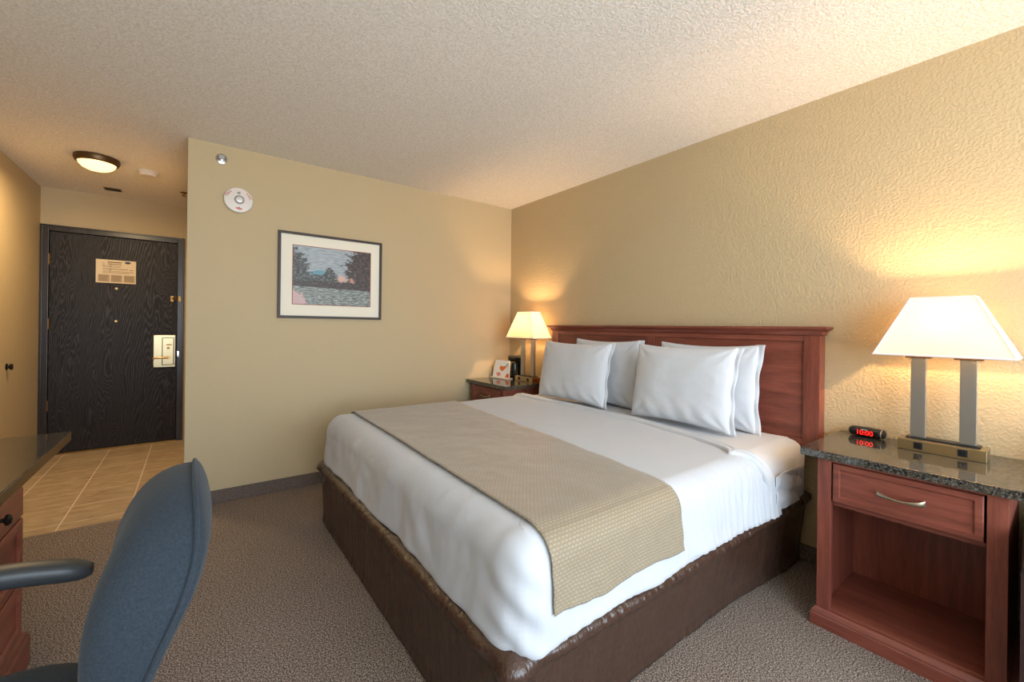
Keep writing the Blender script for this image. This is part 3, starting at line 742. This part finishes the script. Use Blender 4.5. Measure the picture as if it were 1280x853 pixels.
for sx in (-1, 1):
    for sy in (-1, 1): tr.tube([(lx+sx*.1085, ly+sy*.2005, 1.127), (lx+sx*.0555, ly+sy*.0925, 1.364)], .0028, 8)
tr.build('shade_trim', simple('shade_trim_white', (228,226,226), .7), shade)
fm = MB(); fm.box(lx-.012, lx+.012, ly-.10, ly+.10, 1.119, 1.125, .001); fm.lathe([(.013, 1.119), (.013, 1.175)], (lx, ly, 0), 'z', 12)
fm.build('socket', NICKEL, lamp)
MB().lathe([(.012, 1.175), (.016, 1.19), (.029, 1.215), (.031, 1.235), (.024, 1.258), (.001, 1.268)], (lx, ly, 0), 'z', 20).build('bulb', BULB, lamp)
MB().tube([(lx+.052, ly-.05, lz+.02), (lx+.09, ly-.06, lz+.008), (lx+.12, ly-.02, lz+.004), (lx+.135, ly+.10, lz+.004)], .003, 6).build('cord', BLACKPL, lamp)
lamp2 = copy_tree(lamp); lamp2.location = (2.462, 3.02, lz); lamp2['label'] = 'smaller looking lit lamp in the far corner, on the hidden nightstand'

# alarm clock
ck = thing('alarm_clock', (2.53, .575, .725), 'small black alarm clock with glowing red digits on the granite top', 'clock')
ckb = MB(); 
ckb.lathe([(.001, -.068), (.014, -.067), (.0215, -.060), (.0245, -.045), (.0255, 0), (.0245, .045), (.0215, .060), (.014, .067), (.001, .068)], (0,0,0), 'y', 28)
ckm = Matrix.Translation((2.535, .580, .725+.0235)) @ Matrix.Rotation(-.10, 4, 'Z') @ Matrix.Diagonal((1.2, 1, .92, 1))
ckb.xf(ckm).build('body', BLACKPL, ck)
face = Matrix.Translation((2.535, .580, .725+.0235)) @ Matrix.Rotation(-.10, 4, 'Z')
MB().box(-.0330, -.026, -.050, .050, -.012, .013, .003).xf(face).build('display', BLACKGLOSS, ck)
MB().lathe([(.0235, .056), (.024, .058), (.0235, .060)], (0,0,0), 'y', 28, cap=False).xf(face @ Matrix.Diagonal((1.16, -1, .92, 1))).build('silver_ring', NICKEL, ck)
text_obj('10:00', 'digits', .030, face @ Matrix.Translation((-.0336, 0, .0)) @ Matrix(((0,0,-1,0), (-1,0,0,0), (0,1,0,0), (0,0,0,1))), LEDRED, ck)
MB().box(-.0336, -.033, -.010, .012, .0135, .0160).xf(face).build('label_strip', simple('pale_print', (170,190,185), .5), ck)

# ------------------------------------------------------------------ tray with card and coffee maker on the far nightstand
cd = thing('amenity_card', (2.44, 3.26, .725), 'white folded card with orange and pink print, standing on the far nightstand', 'card')
Mc = Matrix.Translation((2.37, 3.325, .725)) @ Matrix.Rotation(.12, 4, 'Z') @ Matrix.Rotation(.16, 4, 'Y')
k = MB(); k.ngon_prism([(-.115, .012), (.120, .012), (.105, .175), (-.09, .178)], 'x', 0, .012, .002); k.xf(Mc).build('card_face', CARD, cd)
k = MB(); k.ngon_prism([(.02, .125), (-.02, .118), (-.075, .132), (-.045, .095), (-.01, .070), (.03, .095)], 'x', -.0012, 0); k.xf(Mc).build('orange_print', ORANGE, cd)
k = MB(); k.ngon_prism([(-.06, .016), (-.115, .016), (-.11, .05), (-.085, .058)], 'x', -.0012, 0); k.xf(Mc).build('orange_print', ORANGE, cd)
k = MB(); k.ngon_prism([(.05, .02), (.07, .05), (.02, .062), (.0, .03)], 'x', -.0012, 0); k.xf(Mc).build('pink_print', PINK, cd)
k = MB(); k.ngon_prism([(-.05, .14), (-.09, .155), (-.095, .09), (-.085, .12)], 'x', -.0012, 0); k.xf(Mc).build('teal_print', TEAL, cd)
k = MB(); k.box(-.03, .05, -.12, .125, 0, .012, .003); k.xf(Matrix.Translation((2.37, 3.325, .725)) @ Matrix.Rotation(.12, 4, 'Z')).build('stand_foot', simple('cream_foot', (206,196,180), .5), cd)
k = MB(); k.tube([(.01, .132, .01), (.012, .130, .10), (.035, .110, .17)], .004); k.tube([(.035, .110, .17), (.04, -.07, .175)], .003); k.xf(Matrix.Translation((2.37, 3.325, .725)) @ Matrix.Rotation(.12, 4, 'Z')).build('wire_holder', BLACKPL, cd)
cm = thing('coffee_maker', (2.54, 3.22, .725), 'small black coffee maker tucked behind the white card and the far lamp', 'coffee maker')
MB().box(2.485, 2.598, 3.235, 3.345, .725, .742, .004).build('base', BLACKPL, cm)
MB().box(2.55, 2.598, 3.238, 3.342, .742, .925, .006).build('water_tank', BLACKPL, cm)
MB().box(2.475, 2.60, 3.23, 3.35, .885, .942, .006).build('brew_head', BLACKGLOSS, cm)
MB().box(2.474, 2.601, 3.228, 3.352, .930, .936, .001).build('silver_band', STEEL, cm)
MB().lathe([(.036, .745), (.040, .76), (.040, .84), (.032, .868), (.034, .875)], (2.517, 3.29, 0), 'z', 24).build('carafe', simple('carafe_glass', (30,36,36), .08), cm)

# ------------------------------------------------------------------ desk on the left
dk_ = thing('desk', (-.78, 1.2, 0), 'cherry desk with dark granite top along the left wall', 'desk')
MB().box(-1.115, -.462, -.60, 2.875, .655, .697, .004).build('granite_top', GRANITE, dk_)
cb = MB().box(-1.10, -.490, 1.45, 2.215, .12, .655, .002).build('cabinet', CHERRY_Z, dk_)
MB().box(-.490, -.478, 2.165, 2.215, .12, .655, .002).build('stile', CHERRY_Z, cb); MB().box(-.490, -.478, 1.45, 1.50, .12, .655, .002).build('stile', CHERRY_Z, cb)
def panel_front(y0, y1, z0, z1, xf, name, recess):
    dr = MB(); loops = []
    st_ = ((0, -.018), (0, -.003), (.003, 0), (.030, 0), (.036, -.007), (.040, -.008)) if recess else ((0, -.018), (0, -.004), (.004, 0), (.01, 0))
    for ins, dx in st_:
        loops.append([dr.bm.verts.new(q) for q in ((xf+dx, y0+ins, z0+ins), (xf+dx, y1-ins, z0+ins), (xf+dx, y1-ins, z1-ins), (xf+dx, y0+ins, z1-ins))])
    for A, B in zip(loops, loops[1:]):
        for i in range(4): dr.bm.faces.new((A[i], A[(i+1) % 4], B[(i+1) % 4], B[i]))
    dr.bm.faces.new(loops[-1]); dr.bm.faces.new(loops[0][::-1]); bmesh.ops.recalc_face_normals(dr.bm, faces=dr.bm.faces[:])
    return dr.build(name, CHERRY_Y, dk_, sharp=20)
for z0, z1, kz in ((.548, .648, .615), (.330, .540, .44), (.135, .322, .23)):
    d_ = panel_front(1.505, 2.185, z0, z1, -.466, 'drawer', z0 < .5)
    for ky in ((1.945, 1.62) if z0 > .5 else (1.75,)):
        MB().lathe([(.006, 0), (.006, .010), (.016, .016), (.018, .022), (.012, .028), (.001, .030)], (-.466, ky, kz), 'x', 20).build('knob', BRONZEDARK, d_)
p = MB(); rings = []
for o_, z in ((.020, 0), (.020, .095), (.014, .102), (.014, .110), (.006, .122), (.0, .128)):
    pts = [(-1.10, 1.45-o_, z), (-.478+o_, 1.45-o_, z), (-.478+o_, 2.225+o_, z), (-1.10, 2.225+o_, z)]; rings.append([p.bm.verts.new(q) for q in pts])
for A, B in zip(rings, rings[1:]):
    for i in range(4): p.bm.faces.new((A[i], A[(i+1) % 4], B[(i+1) % 4], B[i]))
p.bm.faces.new(rings[-1]); p.bm.faces.new(rings[0][::-1]); bmesh.ops.recalc_face_normals(p.bm, faces=p.bm.faces[:]); p.build('plinth', CHERRY_Y, dk_, sharp=25)
MB().box(-1.10, -.50, -.57, -.53, 0, .655, .002).build('end_panel', CHERRY_Z, dk_)
MB().box(-1.112, -1.085, 2.215, 2.84, .50, .655, .002).build('wall_cleat', CHERRY_Y, dk_)

# ------------------------------------------------------------------ office chair
oc = thing('office_chair', (-.33, 1.07, 0), 'blue grey upholstered office chair with black arms, back turned at the desk', 'office chair')
CY, CW = 1.075, .232
fr_p = [(.50, -.120), (.60, -.130), (.70, -.132), (.76, -.128), (.83, -.108), (.90, -.080), (.96, -.055), (1.0, -.035)]   # front silhouette x(z)
bk_p = [(.52, -.060), (.60, -.052), (.67, -.030), (.75, .008), (.81, .034), (.88, .034), (.95, .004), (1.0, -.02)]
def lerp(tab, z):
    if z <= tab[0][0]: return tab[0][1]
    for (a, xa), (b, xb) in zip(tab, tab[1:]):
        if z <= b:
            t = (z-a)/(b-a); return xa+(xb-xa)*t
    return tab[-1][1]
def smooth_lerp(tab, z): return sum(lerp(tab, z+d) for d in (-.04, -.02, 0, .02, .04))/5
ZB0, ZB1 = .50, .925
def back_pt(a, b, sgn, shrink=0, push=0):
    """superellipse pad. a: angle 0..1, b: 0 rim .. 1 centre"""
    th = a*2*PI; n = 3.2 if math.sin(th) < 0 else 2.5
    cu = math.copysign(abs(math.cos(th))**(2/n), math.cos(th)); cv = math.copysign(abs(math.sin(th))**(2/n), math.sin(th))
    rr = (1-b)
    zz = (ZB0+ZB1)/2+(ZB1-ZB0)/2*cv*rr*(1-shrink)
    wid = CW*(.90+.10*math.sin(min(1, max(0, (zz-ZB0)/.3))*PI/2)) if zz < .8 else CW*(1-.10*((zz-.8)/.2)**2)
    y = CY+wid*cu*rr*(1-shrink)
    xf, xb = smooth_lerp(fr_p, zz), smooth_lerp(bk_p, zz)
    seam = xb+(xf-xb)*.12
    prof = (1-rr**9)**.40 if rr < 1 else 0
    wing = -.022*((y-CY)/CW)**2            # sides wrap forward
    if sgn < 0: x = seam+(xf-seam)*prof*1.0
    else: x = seam+(xb-seam)*prof**.8
    return Vector((x+wing*.6+push, y, zz))
cush = MB(); cush.grid(lambda a, b: back_pt(a, b**1.6, -1), 96, 26, close_u=True); bmesh.ops.remove_doubles(cush.bm, verts=cush.bm.verts[:], dist=1e-4)
bmesh.ops.recalc_face_normals(cush.bm, faces=cush.bm.faces[:]); bc = cush.build('back_cushion', CHAIRFAB, oc, sharp=180)
sh2 = MB(); sh2.grid(lambda a, b: back_pt(a, b**1.6, 1, -.012), 96, 26, close_u=True); bmesh.ops.remove_doubles(sh2.bm, verts=sh2.bm.verts[:], dist=1e-4)
bmesh.ops.recalc_face_normals(sh2.bm, faces=sh2.bm.faces[:]); sh2.build('back_shell', CHAIRFAB, oc, sharp=180)
MB().tube([back_pt(i/120, 0, -1, -.012) for i in range(120)], .0042, 8, closed=True).build('piping', CHAIRFAB, bc)
# seat
def seat_fn(a, b):
    th = a*2*PI; n = 3.6
    cu = math.copysign(abs(math.cos(th))**(2/n), math.cos(th)); cv = math.copysign(abs(math.sin(th))**(2/n), math.sin(th))
    if b <= .5: rr = b*2; h = 0
    else: rr = 1; h = (b-.5)*2
    x = -.375+.235*cu; y = CY+.235*cv
    if b <= .62:
        r = min(1, b/.62); x = -.375+.235*cu*r; y = CY+.235*cv*r; z = .524-.045*r**6-.02*max(0, (-x-.5)/.1)*r+.010*r*r
    else:
        t = (b-.62)/.38; z = .489-.085*t; k = 1-.12*t*t; x = -.375+.235*cu*k; y = CY+.235*cv*k
    return Vector((x, y, z))
se = MB(); se.grid(seat_fn, 80, 34, close_u=True); bmesh.ops.remove_doubles(se.bm, verts=se.bm.verts[:], dist=1e-4); se.build('seat', CHAIRFAB, oc, sharp=180)
MB().box(-.56, -.20, CY-.17, CY+.17, .375, .402, .01).build('seat_pan', BLACKPL, oc)
for s in (-1, 1):
    y = CY+s*.265
    am = MB(); n_ = 22; A = []
    for i in range(n_):
        t = i/(n_-1); x = -.178-.242*t; z = .668+.030*math.sin(min(1, t*1.25)*PI/2)-.012*max(0, t-.7)
        ww = .029*(1-.45*abs(2*t-1)**6); hh = .022*(1-.55*abs(2*t-1)**8)
        if t < .12: z += .006*(1-t/.12)*0
        A.append([am.bm.verts.new((x, y+ww*math.copysign(abs(math.cos(k))**.7, math.cos(k)), z-.010+hh*math.copysign(abs(math.sin(k))**.7, math.sin(k)))) for k in [2*PI*j/16 for j in range(16)]])
    for P_, Q_ in zip(A, A[1:]):
        for j in range(16): am.bm.faces.new((P_[j], P_[(j+1) % 16], Q_[(j+1) % 16], Q_[j]))
    am.bm.faces.new(A[0][::-1]); am.bm.faces.new(A[-1]); bmesh.ops.recalc_face_normals(am.bm, faces=am.bm.faces[:])
    am.build('armrest', ARMPL, oc, sharp=60)
    MB().tube([(-.36, y, .685), (-.37, y, .60), (-.375, y, .47), (-.375, y-s*.03, .40), (-.375, y-s*.12, .385)], [.018, .018, .018, .016, .014], 10, flat=(1.4, .7)).build('arm_support', BLACKPL, oc)
MB().tube([(-.24, CY, .39), (-.14, CY, .395), (-.095, CY, .44), (-.085, CY, .56)], .016, 10, flat=(1.4, .6)).build('back_bar', BLACKPL, oc)
MB().lathe([(.028, .10), (.028, .24), (.018, .245), (.018, .375)], (-.375, CY, 0), 'z', 20).build('gas_column', BLACKPL, oc)
for k_ in range(5):
    a = 2*PI*k_/5+.3; ca, sa = math.cos(a), math.sin(a)
    lg = MB().tube([(-.375+.02*ca, CY+.02*sa, .115), (-.375+.16*ca, CY+.16*sa, .10), (-.375+.27*ca, CY+.27*sa, .075)], [.022, .018, .013], 10).build('base_leg', BLACKPL, oc)
    cst = MB(); cst.lathe([(.001, -.02), (.024, -.018), (.026, -.004), (.026, .004), (.024, .018), (.001, .02)], (0,0,0), 'y', 18)
    cst.xf(Matrix.Translation((-.375+.275*ca, CY+.275*sa, .026)) @ Matrix.Rotation(a, 4, 'Z')).build('caster', BLACKPL, lg)

# ------------------------------------------------------------------ leather armchair at the right edge
ac = thing('leather_armchair', (2.3, -.25, 0), 'dark brown leather armchair cut off at the right edge, beyond the nightstand', 'armchair')
def arm(y0, y1):
    def rsec(x0, x1, z0, z1, r, y): 
        pts = []
        for cx, cz, a0 in ((x1-r, z1-r, 0), (x0+r, z1-r, PI/2), (x0+.02, z0+.02, PI), (x1-.02, z0+.02, 1.5*PI)):
            q = r if cz > .3 else .02
            for i in range(6): t = a0+PI/2*i/5; pts.append((cx+q*math.cos(t), cz+q*math.sin(t)))
        return pts
    m = MB(); m.ngon_prism(rsec(1.96, 2.56, .10, .60, .09, 0), 'y', y0, y1, .016); return m
arm(.0, .088).build('arm', LEATHER, ac, sharp=40); arm(-.66, -.572).build('arm', LEATHER, ac, sharp=40)
MB().box(1.99, 2.50, -.57, -.002, .12, .30, .02).build('seat_base', LEATHER, ac); MB().box(1.97, 2.42, -.565, -.007, .30, .44, .045, 4).build('seat_cushion', LEATHER, ac)
MB().box(2.44, 2.57, -.57, -.002, .30, .86, .045, 4).xf(Matrix.Identity(4)).build('backrest', LEATHER, ac)
for x in (2.02, 2.50):
    for y in (.045, -.615): MB().lathe([(.016, 0), (.022, .10)], (x, y, 0), 'z', 12).build('leg', CHERRY_Z, ac)

# ------------------------------------------------------------------ light
W = bpy.data.worlds.new('World'); S.world = W; W.use_nodes = True
bg = W.node_tree.nodes['Background']; bg.inputs[1].default_value = 11.5
wt = W.node_tree; tcw = wt.nodes.new('ShaderNodeTexCoord'); sw = wt.nodes.new('ShaderNodeSeparateXYZ'); wt.links.new(tcw.outputs['Generated'], sw.inputs[0])
rw = wt.nodes.new('ShaderNodeValToRGB'); wt.links.new(sw.outputs[2], rw.inputs[0]); rw.color_ramp.elements[0].position = .0; rw.color_ramp.elements[1].position = .03
rw.color_ramp.elements[0].color = (.80, .86, .90, 1); rw.color_ramp.elements[1].color = (.70, .85, 1, 1); wt.links.new(rw.outputs[0], bg.inputs[0])
pl = bpy.data.lights.new('window_portal', 'AREA'); pl.shape = 'RECTANGLE'; pl.size = WX1-WX0; pl.size_y = WZ1-WZ0; pl.cycles.is_portal = True
po = bpy.data.objects.new('window_portal', pl); COL.objects.link(po); po.location = ((WX0+WX1)/2, YB-.06, (WZ0+WZ1)/2); po.rotation_euler = (-PI/2, 0, 0)
po.rotation_euler = (PI/2, 0, 0)
def point(name, loc, energy, rgb, r):
    l = bpy.data.lights.new(name, 'POINT'); l.energy = energy; l.color = rgb; l.shadow_soft_size = r
    o = bpy.data.objects.new(name, l); COL.objects.link(o); o.location = loc; return o
WARM = (1, .63, .31)
point('lamp_light', (lx, ly, 1.285), 27, WARM, .02)
point('lamp_light', (lx, 3.02, 1.285), 19, WARM, .02)
el = bpy.data.lights.new('entry_light', 'AREA'); el.shape = 'DISK'; el.size = .22; el.energy = 19; el.color = (1, .72, .38)
eo = bpy.data.objects.new('entry_light', el); COL.objects.link(eo); eo.location = (-.585, 4.36, H-.105)

# ------------------------------------------------------------------ camera
cam = bpy.data.cameras.new('camera'); co = bpy.data.objects.new('camera', cam); COL.objects.link(co)
cam.sensor_width = 36; cam.lens = 528.27*36/1280; cam.shift_y = -(426.5-409.52)/1280; cam.clip_start = .02
yaw, roll = math.radians(36.966), math.radians(.723)
F = Vector((math.sin(yaw), math.cos(yaw), 0)); R = Vector((math.cos(yaw), -math.sin(yaw), 0)); U = Vector((0,0,1))
R2 = R*math.cos(roll)+U*math.sin(roll); U2 = -R*math.sin(roll)+U*math.cos(roll)
co.matrix_world = Matrix(((R2.x, U2.x, -F.x, 0), (R2.y, U2.y, -F.y, 0), (R2.z, U2.z, -F.z, 1.2202), (0,0,0,1)))
S.camera = co
S.view_settings.view_transform = 'Standard'; S.view_settings.look = 'None'; S.view_settings.exposure = 0; S.view_settings.gamma = 1
S.view_settings.use_curve_mapping = False
